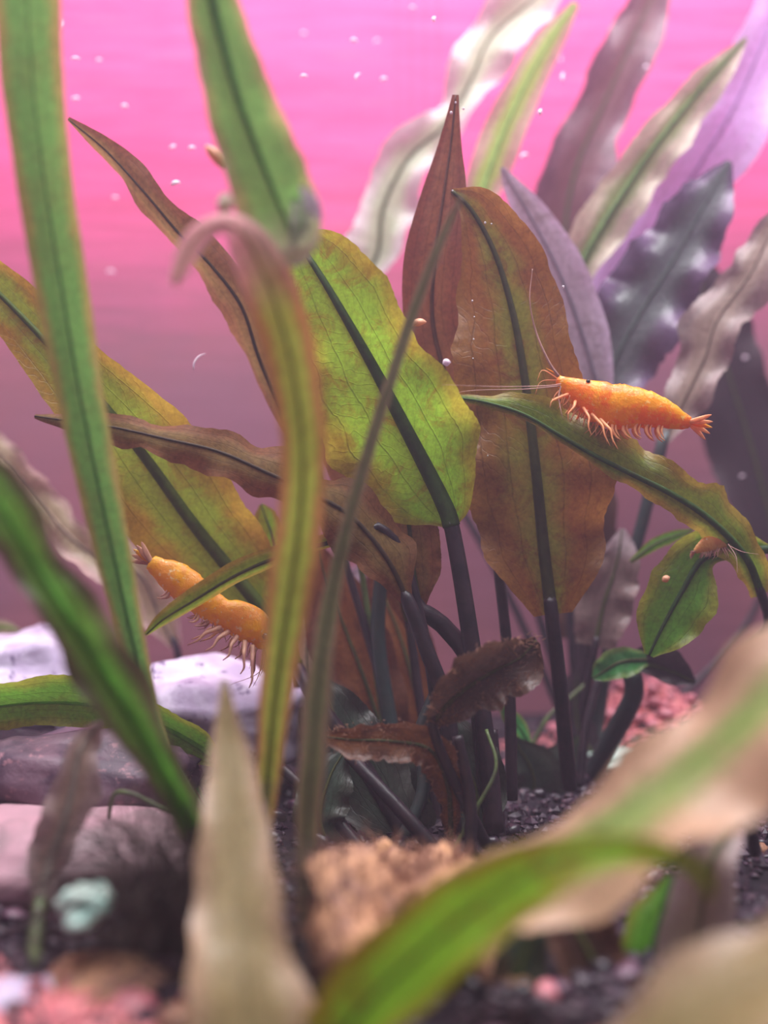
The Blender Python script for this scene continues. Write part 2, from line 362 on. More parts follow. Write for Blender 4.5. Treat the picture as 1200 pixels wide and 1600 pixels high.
stone('small orange-white stone left of the coral pink stone', 127, 1585, 0.098, 20, 22, 0.0014, 2.9, M['tanrock'], amp=0.15)
stone('pale pink rock in the bottom left corner', 20, 1590, 0.100, 85, 55, 0.006, 11.2, M['lavrock'], amp=0.25)
stone('pale mint stone at the foot of the dark curved stalk', 965, 1190, 0.186, 42, 18, 0.004, 12.5, M['mintrock'], amp=0.4)
stone('small white stone above the big green arching leaf', 712, 1362, 0.138, 24, 15, 0.0018, 13.1, M['lavrock'], amp=0.2)
def fuzz(parent, m, n, length, seed, name='algae_fuzz', keep=lambda p, nn: True, down=0.0):
    r = random.Random(seed); me = parent.data; g = Geo(); ps = me.polygons
    k = 0
    while k < n:
        p = ps[r.randrange(len(ps))]; nn = np.array(p.normal)
        if not keep(p.center, nn): k += 1; continue
        c = np.array(p.center)-nn*0.0002+np.array([r.uniform(-1, 1) for _ in range(3)])*0.0006
        dr = nn*0.7+np.array([r.gauss(0, .25), r.gauss(0, .25), 0.35-down+r.gauss(0, .2)]); dr /= np.linalg.norm(dr)
        L = length*r.uniform(0.4, 1.2); w = 0.00006
        s = np.cross(dr, [0, 1, 0.1]); s /= max(np.linalg.norm(s), 1e-6)
        a, b = c-s*w, c+s*w; mi = c+dr*L*0.55+s*r.gauss(0, L*0.1); tp = c+dr*L+np.array([r.gauss(0, L*.15), r.gauss(0, L*.15), -L*0.12])
        u = np.cross(dr, s)*w
        g.add([a, b, c+u, mi-s*w*.7, mi+s*w*.7, mi+u*.7, tp], [(0,1,4,3), (1,2,5,4), (2,0,3,5), (3,4,6), (4,5,6), (5,3,6)])
        k += 1
    o = link_mesh(name, np.array(g.V)+root_loc(parent), g.F, m, parent); o['kind'] = 'stuff'; return o
fuzz(fur, M['fur'], 12000, 0.0024, 5, keep=lambda p, n: n[1] < 0.4)

# ------------------------------------------------------------------ leaves
def leaf(plant, blade, mat, stalk=None, rib=None, ribr=0.0005, stalkr=0.0007, stalkm='stalk_dark', roll=0.0, ruffle=0.0, freq=5.0,
         cup=0.0, edge=0.06, seed=1, label=None, nv=72, nu=18, tipround=0.5, sharp=0, fuzzm=None):
    """blade: (px, py, distance, half width) or (px, py, distance, left, right) from base to tip; widths in pixels at that distance"""
    B = []
    for b in blade:
        p = P(b[0], b[1], b[2]); wl = b[3]; wr = b[4] if len(b) > 4 else b[3]
        B.append([*p, wl*b[2]/F, wr*b[2]/F])
    A = catmull(B, nv); S = A[:, :3]; WL = np.maximum(A[:, 3], 2e-5); WR = np.maximum(A[:, 4], 2e-5); T = frames(S)
    rnd = random.Random(seed); ph1, ph2 = rnd.uniform(0, 6), rnd.uniform(0, 6)
    V = []; UV = []; L = 0.0; n_ = len(S)
    for i in range(n_):
        v = i/(n_-1); vd = S[i]-np.array([0, 0, ZC]); vd /= np.linalg.norm(vd)
        s = np.cross(T[i], vd); ns = np.linalg.norm(s); s = s/max(ns, 1e-6); nn = np.cross(s, T[i])
        r = roll[0]*(1-v)+roll[1]*v if isinstance(roll, tuple) else roll
        cr, sr = math.cos(r), math.sin(r); s2 = s*cr+nn*sr; n2 = nn*cr-s*sr
        endf = min(1, v*9+0.25)*min(1, (1-v)*9+0.1)
        if i: L += np.linalg.norm(S[i]-S[i-1])
        for j in range(nu+1):
            u = 1-2*j/nu; a = abs(u); side = 1 if u > 0 else -1; w = (WL[i] if u > 0 else WR[i])
            ph = ph1 if u > 0 else ph2
            ww = w*(1+edge*2*mn.noise(Vector((v*freq*3.1, side*5.0, seed*2.3)))+edge*0.5*mn.noise(Vector((v*60, side*5.0, seed*4.3)))*(1 if sharp == 0 else sharp))/cr
            wav = math.sin(v*freq*6.283+ph+0.9*math.sin(v*7+ph))
            off = ruffle*w*(a**1.8)*wav*endf - cup*w*a*a + 0.05*w*math.cos(a*9)*(0.2+a)*0.4
            inpl = 0.12*ruffle*w*a**3*math.cos(v*freq*6.283+ph)*endf
            V.append(S[i]+s2*(u*ww)+n2*off+T[i]*inpl); UV.append((j/nu, L/0.12))
    Fc = [(i*(nu+1)+j, i*(nu+1)+j+1, (i+1)*(nu+1)+j+1, (i+1)*(nu+1)+j) for i in range(n_-1) for j in range(nu)]
    o = link_mesh('leaf', V, Fc, lm(mat), plant, UV)
    if label: o['label'] = label
    rc = rib if rib is not None else RIB.get(mat, RIB['default'])
    if ribr:
        R = [ribr*(1-0.75*i/(n_-1)) for i in range(n_)]
        VV, FF = tube_geo(S, R, 7); link_mesh('midrib', VV, FF, ribm(rc), o)
    if stalk:
        pts = [P(*q) for q in stalk]+[P(*blade[0][:3]), P(*blade[1][:3])*0.25+P(*blade[0][:3])*0.75]
        n = len(pts); tube('stalk', pts, [stalkr*(1.15-0.3*i/(n-1)) for i in range(n-1)]+[ribr*0.9 if ribr else stalkr*.5], M[stalkm] if isinstance(stalkm, str) else stalkm, o, n=26, k=9)
    if fuzzm: fuzz(o, M[fuzzm], 500, 0.0011, seed, name='algae_fuzz')
    return o
def plant(name, label, px, py, d, cat='aquatic plant', group=None):
    p = P(px, py, d)
    if p[2] < 0.05: p[2] = ground(p[0], p[1])-0.0005
    return thing(name, label, cat, p, group)

# --- central plant
A = plant('broad_leaved_plant', 'large plant in the middle, fanning green, orange and brown leaves on dark stalks', 730, 1330, 0.146)
leaf(A, [(706,822,.150,10),(698,796,.150,62,44),(672,742,.150,100,84),(632,665,.149,128,104),(590,585,.148,125,84),(548,510,.147,108,84),(510,445,.147,84,78),(480,398,.148,46,52),(466,378,.149,12,14)], 'bright',
     stalk=[(772,1300,.148),(762,1180,.149),(742,1040,.150),(722,910,.150)], ribr=0.0013, stalkr=0.00125, ruffle=0.12, freq=3.3, cup=0.10, edge=0.06, seed=3, roll=0.25, label='broad yellow-green leaf in the centre, brown at its margins', nv=90, nu=24)
leaf(A, [(862,960,.156,30),(850,860,.156,88,92),(838,740,.155,112,112),(824,620,.155,112,84),(804,500,.155,96,76),(775,400,.155,58,62),(738,330,.155,24,40),(706,298,.155,4)], 'orange',
     stalk=[(890,1230,.165),(878,1100,.160)], ribr=0.0010, stalkr=0.0011, ruffle=0.20, freq=3.4, cup=0.10, edge=0.07, seed=5, roll=-0.15, label='tall orange-brown leaf with a green band along its midrib', nv=90, nu=24, rib=lin(72,74,36))
leaf(A, [(765,800,.159,22),(735,700,.159,62),(700,600,.159,60),(676,500,.159,46),(680,400,.158,46),(694,300,.158,34),(705,220,.158,19,16),(712,148,.157,5)], 'redbrown',
     stalk=[(800,1250,.158),(795,1050,.159),(780,900,.159)], ribr=0.0005, stalkr=0.0008, ruffle=0.08, freq=2, cup=0.1, edge=0.03, seed=9, roll=0.3, label='upright red-brown leaf ending in a dark pointed tip', rib=lin(104,62,44))
leaf(A, [(462,1040,.164,8),(420,965,.163,36),(360,890,.162,68,76),(300,815,.160,88),(235,725,.157,88),(175,648,.153,72),(110,575,.153,56),(40,500,.153,48),(-40,420,.153,36)], 'olive',
     stalk=[(650,1330,.150),(570,1200,.154),(505,1110,.156)], ribr=0.0013, stalkr=0.0012, ruffle=0.13, freq=3, cup=0.12, edge=0.05, seed=12, roll=0.2, label='long yellow-green leaf sloping up to the left edge', nv=90, nu=24, rib=lin(96,118,44))
leaf(A, [(498,760,.165,8),(440,640,.162,18),(405,560,.160,26),(378,480,.158,36,28),(330,415,.157,36,26),(280,365,.156,30,26),(225,300,.156,24,20),(165,235,.156,16),(106,186,.156,3)], 'folded',
     stalk=[(640,1250,.160),(590,1050,.165),(540,880,.167)], ribr=0.0004, stalkr=0.0006, ruffle=0.35, freq=4, cup=-0.5, edge=0.10, seed=15, roll=0.5, label='narrow folded olive-brown leaf reaching to the upper left', rib=lin(70,58,34))
leaf(A, [(638,940,.147,10),(604,872,.146,40,56),(548,806,.146,46,52),(480,768,.146,30,40),(410,735,.146,34,48),(340,705,.146,38,34),(260,686,.146,30,30),(180,668,.146,22,22),(110,658,.146,14,12),(54,650,.146,3)], 'folded',
     stalk=[(708,1300,.146),(700,1120,.147),(665,1010,.147)], ribr=0.0004, stalkr=0.0011, ruffle=0.32, freq=5, cup=-0.35, edge=0.16, seed=18, roll=-0.35, label='brown folded leaf lying across the long green leaf', rib=lin(70,54,34))
leaf(A, [(655,950,.152,10),(645,890,.152,34,44),(640,830,.152,30,44),(632,786,.152,16,20),(618,768,.152,4)], 'folded',
     stalk=[(768,1290,.150),(742,1060,.151),(700,985,.152)], ribr=0.0006, stalkr=0.0013, ruffle=0.15, freq=2, cup=0.2, seed=21, label='small brown leaf behind the base of the broad green leaf')
leaf(A, [(590,822,.147,6),(520,846,.147,10),(440,868,.146,15),(370,898,.145,17),(300,940,.144,17,14),(255,968,.143,14,10),(228,992,.143,3)], 'arch',
     stalk=[(700,1290,.148),(672,1040,.149),(630,870,.149)], ribr=0.0004, stalkr=0.0007, ruffle=0.1, freq=2, cup=-0.5, seed=24, roll=0.6, rib=lin(74,74,34), label='narrow green leaf arching down past the lower orange shrimp')
leaf(A, [(705,1310,.142,6),(700,1230,.141,22),(672,1172,.140,30),(610,1158,.140,32,26),(550,1156,.140,28,20),(500,1150,.140,5)], 'rust', ribr=0.0004, ruffle=0.2, freq=5, cup=0.3, edge=0.2, seed=27, fuzzm='fur', label='short rusty leaf with a ragged fuzzy edge near the roots')
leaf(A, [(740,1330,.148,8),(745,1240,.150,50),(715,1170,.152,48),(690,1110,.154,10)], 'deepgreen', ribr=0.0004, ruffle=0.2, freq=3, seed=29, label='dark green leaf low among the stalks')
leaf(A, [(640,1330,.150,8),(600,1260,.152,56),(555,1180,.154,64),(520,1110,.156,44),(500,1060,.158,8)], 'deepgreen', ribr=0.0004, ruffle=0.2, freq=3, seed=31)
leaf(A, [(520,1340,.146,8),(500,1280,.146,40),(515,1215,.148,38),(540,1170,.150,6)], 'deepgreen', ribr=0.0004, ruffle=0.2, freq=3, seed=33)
leaf(A, [(640,1260,.166,8),(600,1150,.168,40),(565,1050,.169,62),(530,960,.170,56),(505,890,.170,30),(495,850,.170,5)], 'rust', ribr=0.0005, ruffle=0.2, freq=3, seed=35, label='rusty orange leaf standing behind the stalks')
leaf(A, [(700,1230,.172,8),(660,1120,.174,36),(630,1010,.175,46),(600,930,.176,36),(585,880,.176,5)], 'rust', ribr=0.0005, ruffle=0.2, freq=3, seed=37)
leaf(A, [(675,1130,.139,8),(710,1090,.138,46,34),(765,1052,.139,56,40),(812,1028,.141,36,40),(838,1000,.142,8)], 'darkbrown', stalk=[(760,1320,.143),(700,1200,.140)], ribr=0.0004, ruffle=0.2, freq=3, cup=0.5, edge=0.15, seed=39, roll=-0.5, fuzzm='fur', label='dark brown drooping leaf with pale algae fuzz on its edge')
leaf(A, [(640,980,.166,8),(612,880,.165,34),(575,770,.164,48),(535,670,.163,44),(505,590,.163,26),(492,545,.163,4)], 'folded', stalk=[(690,1300,.160),(660,1120,.164)], ribr=0.0005, ruffle=0.2, freq=3, seed=38, label='brown leaf half hidden behind the left side of the broad green leaf')
for pts, r, m in ([[(690,1340,.143),(620,1260,.145),(545,1180,.149)], .0010, 'stalk_dark'], [[(575,1340,.145),(510,1265,.148),(440,1200,.152)], .0009, 'stalk_dark'],
                  [[(640,1300,.158),(612,1140,.163),(592,1010,.165),(594,920,.165),(604,840,.164)], .0012, 'stalk_teal'], [[(780,1330,.150),(775,1230,.152),(768,1140,.153)], .0010, 'stalk_dark'],
                  [[(700,1345,.140),(740,1270,.141),(775,1200,.143),(760,1140,.146)], .00028, 'stalk_green'], [[(640,1330,.155),(600,1130,.165),(545,770,.168),(505,680,.168)], .0005, 'stalk_green'],
                  [[(800,1230,.178),(850,1130,.180),(880,1100,.181),(935,1052,.183)], .0004, 'stalk_green'], [[(610,1345,.146),(660,1240,.149),(655,1150,.152),(680,1080,.154)], .0009, 'stalk_teal'],
                  [[(735,1345,.139),(735,1250,.140),(715,1150,.141)], .0008, 'stalk_dark'], [[(905,1230,.170),(915,1140,.172),(935,1060,.174)], .0007, 'stalk_dark'],
                  [[(540,1330,.160),(480,1150,.170),(455,1010,.172)], .0009, 'stalk_dark'], [[(600,1335,.152),(570,1270,.153),(548,1180,.155)], .0007, 'stalk_dark']):
    tube('stalk', [P(*q) for q in pts], [r*(1.1-0.3*i/len(pts)) for i in range(len(pts))], M[m], A, n=24, k=9)

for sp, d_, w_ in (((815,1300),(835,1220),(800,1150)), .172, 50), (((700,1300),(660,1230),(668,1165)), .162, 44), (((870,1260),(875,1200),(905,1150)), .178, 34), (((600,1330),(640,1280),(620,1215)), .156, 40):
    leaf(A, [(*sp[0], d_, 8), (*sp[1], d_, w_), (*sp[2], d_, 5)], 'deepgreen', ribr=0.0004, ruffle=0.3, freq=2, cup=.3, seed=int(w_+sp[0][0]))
# --- right plant carrying the arched leaf under the shrimp
Bp = plant('arching_leaf_plant', 'plant at right whose arching ruffled leaf carries the bright orange shrimp', 1175, 1130, 0.180)
leaf(Bp, [(1190,930,.158,14),(1165,870,.155,24,30),(1110,812,.153,30,50),(1050,772,.152,28,46),(990,742,.151,20,50),(930,712,.150,12,44),(875,680,.150,9,38),(820,648,.150,8,36),(765,630,.150,8,14),(720,622,.151,7,7),(678,619,.152,3)], 'arch',
     stalk=[(1150,1130,.178),(1160,1030,.170),(1200,980,.162)], ribr=0.0006, stalkr=0.0008, ruffle=0.34, freq=4.5, cup=-0.25, edge=0.2, seed=41, roll=(-0.1,-0.3), rib=lin(72,108,48), label='arching green leaf with a ruffled margin under the bright orange shrimp', nv=100)
leaf(Bp, [(1200,858,.158,6,8),(1150,862,.157,12,36),(1100,872,.156,20,46),(1065,925,.156,58,52),(1035,980,.156,48,44),(1014,1024,.156,8)], 'smallgreen',
     stalk=[(1215,1130,.172),(1240,980,.165),(1225,880,.159)], ribr=0.0007, stalkr=0.0007, stalkm='stalk_green', ruffle=0.15, freq=3, cup=0.2, edge=0.06, seed=43, rib=lin(52,84,40), label='short bright green leaf hanging below a small pale shrimp')
leaf(Bp, [(985,878,.170,3),(1020,852,.170,9),(1052,838,.170,9),(1082,828,.170,2)], 'smallgreen', ribr=0.0002, seed=44)
# --- plant right of the middle with black curved stalks
Cp = plant('dark_stalked_plant', 'small plant with a black curved stalk before the pink gravel heap', 930, 1215, 0.183)
leaf(Cp, [(985,1045,.172,8),(1012,1040,.171,34,14),(1050,1050,.171,30,20),(1085,1066,.171,4)], 'dark', stalk=[(925,1210,.182),(960,1145,.177),(990,1085,.173)], ribr=0.0006, stalkr=0.0016, cup=0.5, ruffle=0.15, freq=2, seed=46, label='near-black half of the short curled leaf', stalkm='stalk_teal')
leaf(Cp, [(1010,1030,.170,10),(970,1034,.168,26,22),(942,1050,.168,16,20),(926,1060,.168,3)], 'emerald', ribr=0.0004, cup=0.3, ruffle=0.15, freq=2, seed=47, label='short green curled leaf on the black stalk')
leaf(Cp, [(930,1010,.178,30),(942,950,.178,44),(958,900,.178,34,40),(968,860,.178,22,28),(972,826,.178,4)], 'patchgrey', stalk=[(910,1200,.185),(915,1100,.180)], ribr=0.0004, cup=0.3, ruffle=0.2, freq=3, seed=49, label='pale grey-brown leaf with a white patch')
leaf(Cp, [(935,1190,.186,10),(905,1140,.188,30),(900,1080,.189,26),(905,1040,.189,4)], 'dark', ribr=0.0003, ruffle=0.2, freq=2, seed=50)

# --- background plant, upper right
D = plant('background_plant', 'tall blurred plant at the back right with lilac, grey and green leaves', 905, 1195, 0.192)
stD = lambda x, y, d: [(905,1180,.192), ((905+x)/2, (1180+y)/2+40, (d+.192)/2)]
leaf(D, [(560,440,.205,12),(590,395,.205,44,36),(600,320,.205,40,52),(640,245,.205,36,44),(700,190,.205,30,34),(738,120,.205,34,40),(765,60,.205,42,50),(820,10,.205,40),(880,-40,.205,20)], 'palegreen', ribr=0.0005, ruffle=0.45, freq=4, edge=0.15, cup=0.2, seed=51, roll=0.3, stalk=[(905,1180,.192),(780,900,.200),(620,620,.205)], label='pale mint ruffled leaf reaching the top edge')
leaf(D, [(742,330,.196,22),(765,265,.196,32),(790,200,.196,32),(825,125,.196,27),(862,60,.196,22),(900,5,.196,6)], 'palelime', ribr=0.0005, ruffle=0.12, freq=2, seed=53, rib=lin(150,190,96), stalk=[(905,1180,.192),(800,800,.196),(745,480,.196)], label='narrow lime leaf with pinkish margins')
leaf(D, [(900,620,.208,40),(880,480,.208,60),(885,340,.208,52,46),(905,250,.208,44,52),(945,160,.208,42),(985,70,.208,38),(1030,-30,.208,26)], 'mauve', ribr=0.0005, ruffle=0.3, freq=3.5, edge=0.12, cup=0.2, seed=55, stalk=[(905,1180,.195),(905,850,.205)], label='mauve-brown upright leaf before the pink wall')
leaf(D, [(895,440,.190,18),(925,380,.190,40,36),(968,310,.190,38,40),(1015,240,.190,34,42),(1065,175,.190,28,36),(1115,115,.190,20,28),(1166,60,.190,3)], 'greenpale', ribr=0.0008, ruffle=0.25, freq=3.5, edge=0.12, cup=0.15, seed=57, rib=lin(104,130,70), stalk=[(905,1180,.192),(880,800,.192),(870,560,.190)], label='green leaf with broad pale margins')
leaf(D, [(930,560,.200,20),(975,450,.200,62),(1035,350,.200,72,66),(1095,255,.199,66,62),(1148,165,.198,60),(1195,60,.198,42),(1230,-40,.198,30)], 'lilac', ribr=0.0004, ruffle=0.3, freq=3, edge=0.1, cup=0.2, seed=59, roll=-0.3, rib=lin(170,130,190), stalk=[(905,1180,.192),(940,860,.198)], label='glossy lilac leaf rising to the right edge')
leaf(D, [(938,620,.178,20),(915,540,.178,42,40),(888,460,.178,40,42),(858,392,.178,30,36),(824,330,.178,22,26),(800,290,.178,14,14),(784,262,.178,3)], 'silver', ribr=0.0004, ruffle=0.08, freq=2, edge=0.04, seed=61, rib=lin(130,116,132), stalk=[(905,1180,.190),(930,880,.182)], label='silvery lavender spear-shaped leaf')
leaf(D, [(925,660,.186,24),(955,575,.186,70,62),(1000,490,.186,74,72),(1050,410,.186,66,62),(1090,340,.186,50,50),(1118,290,.186,30),(1140,252,.186,5)], 'teal', ribr=0.0005, ruffle=0.4, freq=4, edge=0.14, cup=0.1, seed=63, rib=lin(84,96,90), stalk=[(905,1180,.190),(915,900,.188)], label='dark teal-grey ruffled leaf behind the bright orange shrimp')
leaf(D, [(1215,850,.212,30),(1180,720,.212,62),(1140,590,.212,58),(1105,480,.212,46),(1080,370,.212,5)], 'dark', ribr=0.0005, ruffle=0.2, freq=3, seed=65, edge=0.1, stalk=[(960,1180,.200),(1150,1000,.210)], label='near-black leaf at the right edge')
leaf(D, [(1035,690,.180,10),(1070,620,.180,30,36),(1100,560,.180,42,36),(1120,500,.180,44,40),(1170,430,.180,34,44),(1200,370,.180,26,34),(1230,310,.180,6)], 'greybrown', ribr=0.0004, ruffle=0.4, freq=4, edge=0.12, seed=67, roll=0.2, rib=lin(140,120,106), stalk=[(925,1190,.190),(960,960,.184),(1000,830,.181)], stalkr=0.0011, stalkm='stalk_teal', label='grey-brown twisted leaf at the right edge')
leaf(D, [(900,1000,.196,30),(905,900,.196,54),(915,800,.196,48),(925,720,.196,24),(930,680,.196,4)], 'darkbrown', ribr=0.0004, ruffle=0.2, freq=3, seed=68)

# --- foreground and left plants, each its own
def single(name, label, root, *leaves):
    p = plant(name, label, *root)
    for args, kw in leaves: leaf(p, *args, **kw)
    return p
single('ribbon_plant', 'tallest green strap leaf down the left side, top to gravel', (330,1290,.146),
  (([(262,1180,.132,10),(236,1110,.130,13),(207,1000,.128,20),(180,880,.126,27),(150,740,.124,32),(122,600,.122,36),(98,460,.120,40),(72,300,.118,42),(52,140,.116,46),(40,-40,.114,50)], 'strap'),
   dict(stalk=[(335,1320,.144),(300,1250,.138)], ribr=0.00022, stalkr=0.0008, stalkm='stalk_green', ruffle=0.05, cup=0.5, edge=0.02, seed=71, rib=lin(70,150,80), nv=80)))
single('torn_strap_plant', 'broad green strap leaf coming down from the top edge to a ragged pale end', (318,-120,.112),
  (([(318,-120,.112,26),(330,-10,.112,38),(352,80,.112,46),(378,170,.112,54),(408,250,.112,60),(432,310,.112,62),(452,360,.112,54),(466,398,.112,34),(474,412,.112,8)], 'tornstrap'),
   dict(ribr=0.0006, ruffle=0.12, freq=3, cup=0.2, edge=0.06, seed=73, rib=lin(90,150,70), nv=80)),
  (([(352,300,.111,4),(352,318,.110,14),(345,338,.110,3)], 'beige'), dict(ribr=0, seed=120, nv=20)),
  (([(470,290,.111,4),(488,318,.110,12),(502,345,.110,3)], 'silver'), dict(ribr=0, seed=121, nv=20, ruffle=.3)),
  (([(425,405,.111,4),(455,402,.110,13),(495,385,.110,3)], 'beige'), dict(ribr=0, seed=122, nv=20, ruffle=.3)),
  (([(462,300,.112,4),(470,345,.111,16),(455,385,.111,3)], 'palegreen'), dict(ribr=0, seed=123, nv=20, ruffle=.3)))
single('reddish_strap_plant', 'yellow-green strap leaf with reddish margins whose pink tip curls over', (410,1370,.133),
  (([(414,1290,.117,12),(424,1150,.114,22),(442,1000,.112,32),(464,850,.111,36),(474,720,.110,34),(462,600,.110,36),(436,490,.110,40),(404,410,.110,38),(375,362,.110,26),(345,350,.109,16),(312,366,.108,17),(290,400,.107,17),(272,445,.106,8)], 'strapred'),
   dict(stalk=[(412,1365,.130)], ribr=0.0004, stalkr=0.0006, ruffle=0.06, cup=0.3, edge=0.04, seed=75, rib=lin(160,170,80), nv=90)))
single('thin_stem_plant', 'thin grey-green leaf running from upper middle down to the bottom edge', (478,1560,.102),
  (([(477,1480,.108,10),(480,1330,.112,17),(488,1180,.114,22),(500,1050,.116,20),(520,920,.118,14),(548,800,.119,11),(580,690,.120,10),(612,590,.121,9),(645,490,.122,9),(685,385,.122,8),(722,306,.122,3)], 'thin'),
   dict(stalk=[(478,1560,.102)], ribr=0.0003, stalkr=0.0007, ruffle=0.03, cup=0.2, seed=77, nv=80, rib=lin(110,104,84))))
single('winged_strap_plant', 'green leaf with dark wavy wings crossing the lower left', (322,1400,.127),
  (([(316,1330,.114,14),(286,1262,.110,26),(240,1178,.108,30),(192,1095,.107,42,46),(150,1030,.106,44,48),(105,960,.105,34,50),(58,885,.105,40,34),(10,805,.105,46,50),(-50,720,.105,40)], 'stripgreen'),
   dict(stalk=[(322,1395,.124)], ribr=0.0009, stalkr=0.0007, ruffle=0.3, freq=4, cup=0.2, edge=0.1, seed=79, rib=lin(104,180,54), nv=90)))
single('beige_spear_plant', 'blurred beige-olive spear leaf standing at the bottom edge', (392,1680,.088),
  (([(392,1640,.088,92),(385,1540,.091,88),(374,1440,.095,74,66),(368,1340,.099,60,60),(364,1240,.103,42,44),(356,1150,.107,24),(350,1060,.110,4)], 'beigebright'),
   dict(stalk=[(392,1690,.092)], ribr=0.0002, ruffle=0.2, freq=2.3, cup=0.15, edge=0.12, seed=83, rib=lin(150,140,96), nv=80)))
single('grey_hanging_plant', 'grey-brown wavy leaf on a thin stalk at the lower left', (55,1510,.107),
  (([(62,1410,.116,10),(76,1350,.118,34,26),(98,1290,.119,38,30),(112,1235,.120,30,42),(122,1180,.121,20,30),(140,1150,.122,16,22),(158,1128,.122,4)], 'greybrown'),
   dict(stalk=[(52,1515,.107),(56,1460,.112)], ribr=0.0006, stalkr=0.0008, stalkm='stalk_green', ruffle=0.2, freq=3, cup=0.15, edge=0.12, seed=83, rib=lin(150,140,130))))
single('arching_foreground_plant', 'bright green leaf arching from the bottom edge to the right, out of focus', (480,1720,.082),
  (([(500,1660,.0865,62),(575,1565,.0860,62,62),(665,1480,.0855,66,66),(760,1405,.0850,56,64),(860,1348,.0845,34,50),(960,1325,.0840,20,34),(1040,1332,.0840,14,22),(1092,1362,.0845,12),(1112,1400,.085,5)], 'bright'),
   dict(ribr=0.0003, roll=(0.6,0.1), ruffle=0.1, freq=3, cup=0.15, edge=0.06, seed=85, rib=lin(110,140,50), nv=80)))
single('large_blurred_plant', 'very large pinkish beige leaf with a green middle across the lower right', (560,1620,.0935),
  (([(610,1500,.098,6),(680,1435,.097,30),(770,1385,.096,42,66),(860,1340,.095,44,92),(960,1280,.093,54,112),(1060,1210,.092,62,112),(1140,1140,.091,66,110),(1220,1065,.090,70,110),(1320,980,.089,50)], 'beigegreen'),
   dict(ribr=0.00012, roll=0.75, ruffle=0.3, freq=3, cup=0.15, edge=0.08, seed=87, rib=lin(150,170,90), nv=80)))
single('corner_leaf_plant', 'blurred tan and olive leaf filling the bottom right corner', (920,1760,.0785),
  (([(960,1690,.077,60),(1060,1615,.076,78,90),(1160,1555,.075,84),(1280,1490,.074,80),(1380,1430,.074,40)], 'beigebright'),
   dict(ribr=0.00015, roll=0.8, ruffle=0.2, freq=2, cup=0.1, edge=0.06, seed=89, rib=lin(160,150,90), nv=60)))
single('drooping_grey_plant', 'grey-olive drooping leaf under the end of the arching green leaf', (1170,1330,.143),
  (([(1150,1290,.113,14),(1140,1300,.111,24),(1112,1345,.109,38),(1096,1420,.109,50),(1085,1490,.109,54),(1070,1540,.109,40),(1060,1580,.109,6)], 'greybrown'),
   dict(stalk=[(1180,1330,.138),(1170,1280,.120)], ribr=0.0004, ruffle=0.12, freq=2, cup=0.2, edge=0.06, seed=91, rib=lin(110,110,80))))
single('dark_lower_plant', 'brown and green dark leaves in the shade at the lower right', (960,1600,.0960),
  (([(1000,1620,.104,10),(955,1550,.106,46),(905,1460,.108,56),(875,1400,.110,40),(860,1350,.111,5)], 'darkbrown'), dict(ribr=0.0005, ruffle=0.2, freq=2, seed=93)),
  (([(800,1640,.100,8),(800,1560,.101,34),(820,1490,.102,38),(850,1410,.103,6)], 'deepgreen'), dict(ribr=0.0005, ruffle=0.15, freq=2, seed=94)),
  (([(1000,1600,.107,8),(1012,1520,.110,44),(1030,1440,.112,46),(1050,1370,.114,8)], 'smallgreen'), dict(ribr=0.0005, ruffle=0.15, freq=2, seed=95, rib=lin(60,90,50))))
single('pale_left_plant', 'pale beige ruffled leaf sloping behind the tall strap leaf at left', (290,1120,.215),
  (([(275,1010,.186,10),(245,950,.185,32),(222,900,.184,34,40),(178,875,.184,36,30),(140,862,.184,36,30),(100,828,.184,28,26),(55,775,.184,28,30),(10,722,.184,28),(-50,665,.184,20)], 'beige'),
   dict(stalk=[(290,1125,.205),(285,1060,.192)], ribr=0.0004, ruffle=0.5, freq=4, cup=0.2, edge=0.2, seed=97, rib=lin(170,150,130))))
single('lying_leaf_plant', 'bright green leaf lying across the rocks at the left edge', (350,1300,.150),
  (([(340,1190,.150,10),(300,1160,.150,26,34),(230,1125,.150,30,38),(150,1103,.150,30,42),(70,1098,.150,28,46),(-10,1105,.150,30,44),(-70,1120,.150,12)], 'smallgreen'),
   dict(stalk=[(350,1300,.150)], ribr=0.0004, stalkm='stalk_green', ruffle=0.15, freq=2, cup=0.5, edge=0.1, seed=99, rib=lin(120,190,60), roll=0.4)))
single('seedling', 'thin green shoot between the tall strap leaf and the beige spear leaf', (325,1270,.158),
  (([(322,1262,.152,4),(300,1225,.151,9),(278,1180,.150,9),(262,1150,.150,2)], 'emerald'), dict(ribr=0.0002, seed=101)))
single('emerald_sprout', 'tiny emerald leaf in the dark right of the drooping brown leaf', (830,1190,.190),
  (([(828,1165,.176,3),(812,1138,.172,13),(795,1118,.170,12),(782,1102,.170,2)], 'emerald'), dict(stalk=[(830,1185,.186)], stalkr=.0004, ribr=0.0002, seed=103)))
single('lime_sprout', 'small lime leaf peeping out behind the reddish strap leaf', (430,1250,.170),
  (([(432,860,.168,6),(424,832,.168,20),(414,806,.168,18),(408,788,.168,3)], 'bright'), dict(stalk=[(430,1240,.168),(440,1020,.170)], stalkr=.0005, stalkm='stalk_green', ribr=0.0003, seed=105)))
single('left_edge_sprout', 'small pale green leaf tip above the white-grey rock at the left edge', (-60,1130,.225),
  (([(-60,985,.195,6),(-30,982,.195,12),(5,980,.195,12),(32,986,.195,2)], 'palelime'), dict(stalk=[(-60,1128,.215)], stalkr=.0005, stalkm='stalk_green', ribr=0.0003, seed=107)))
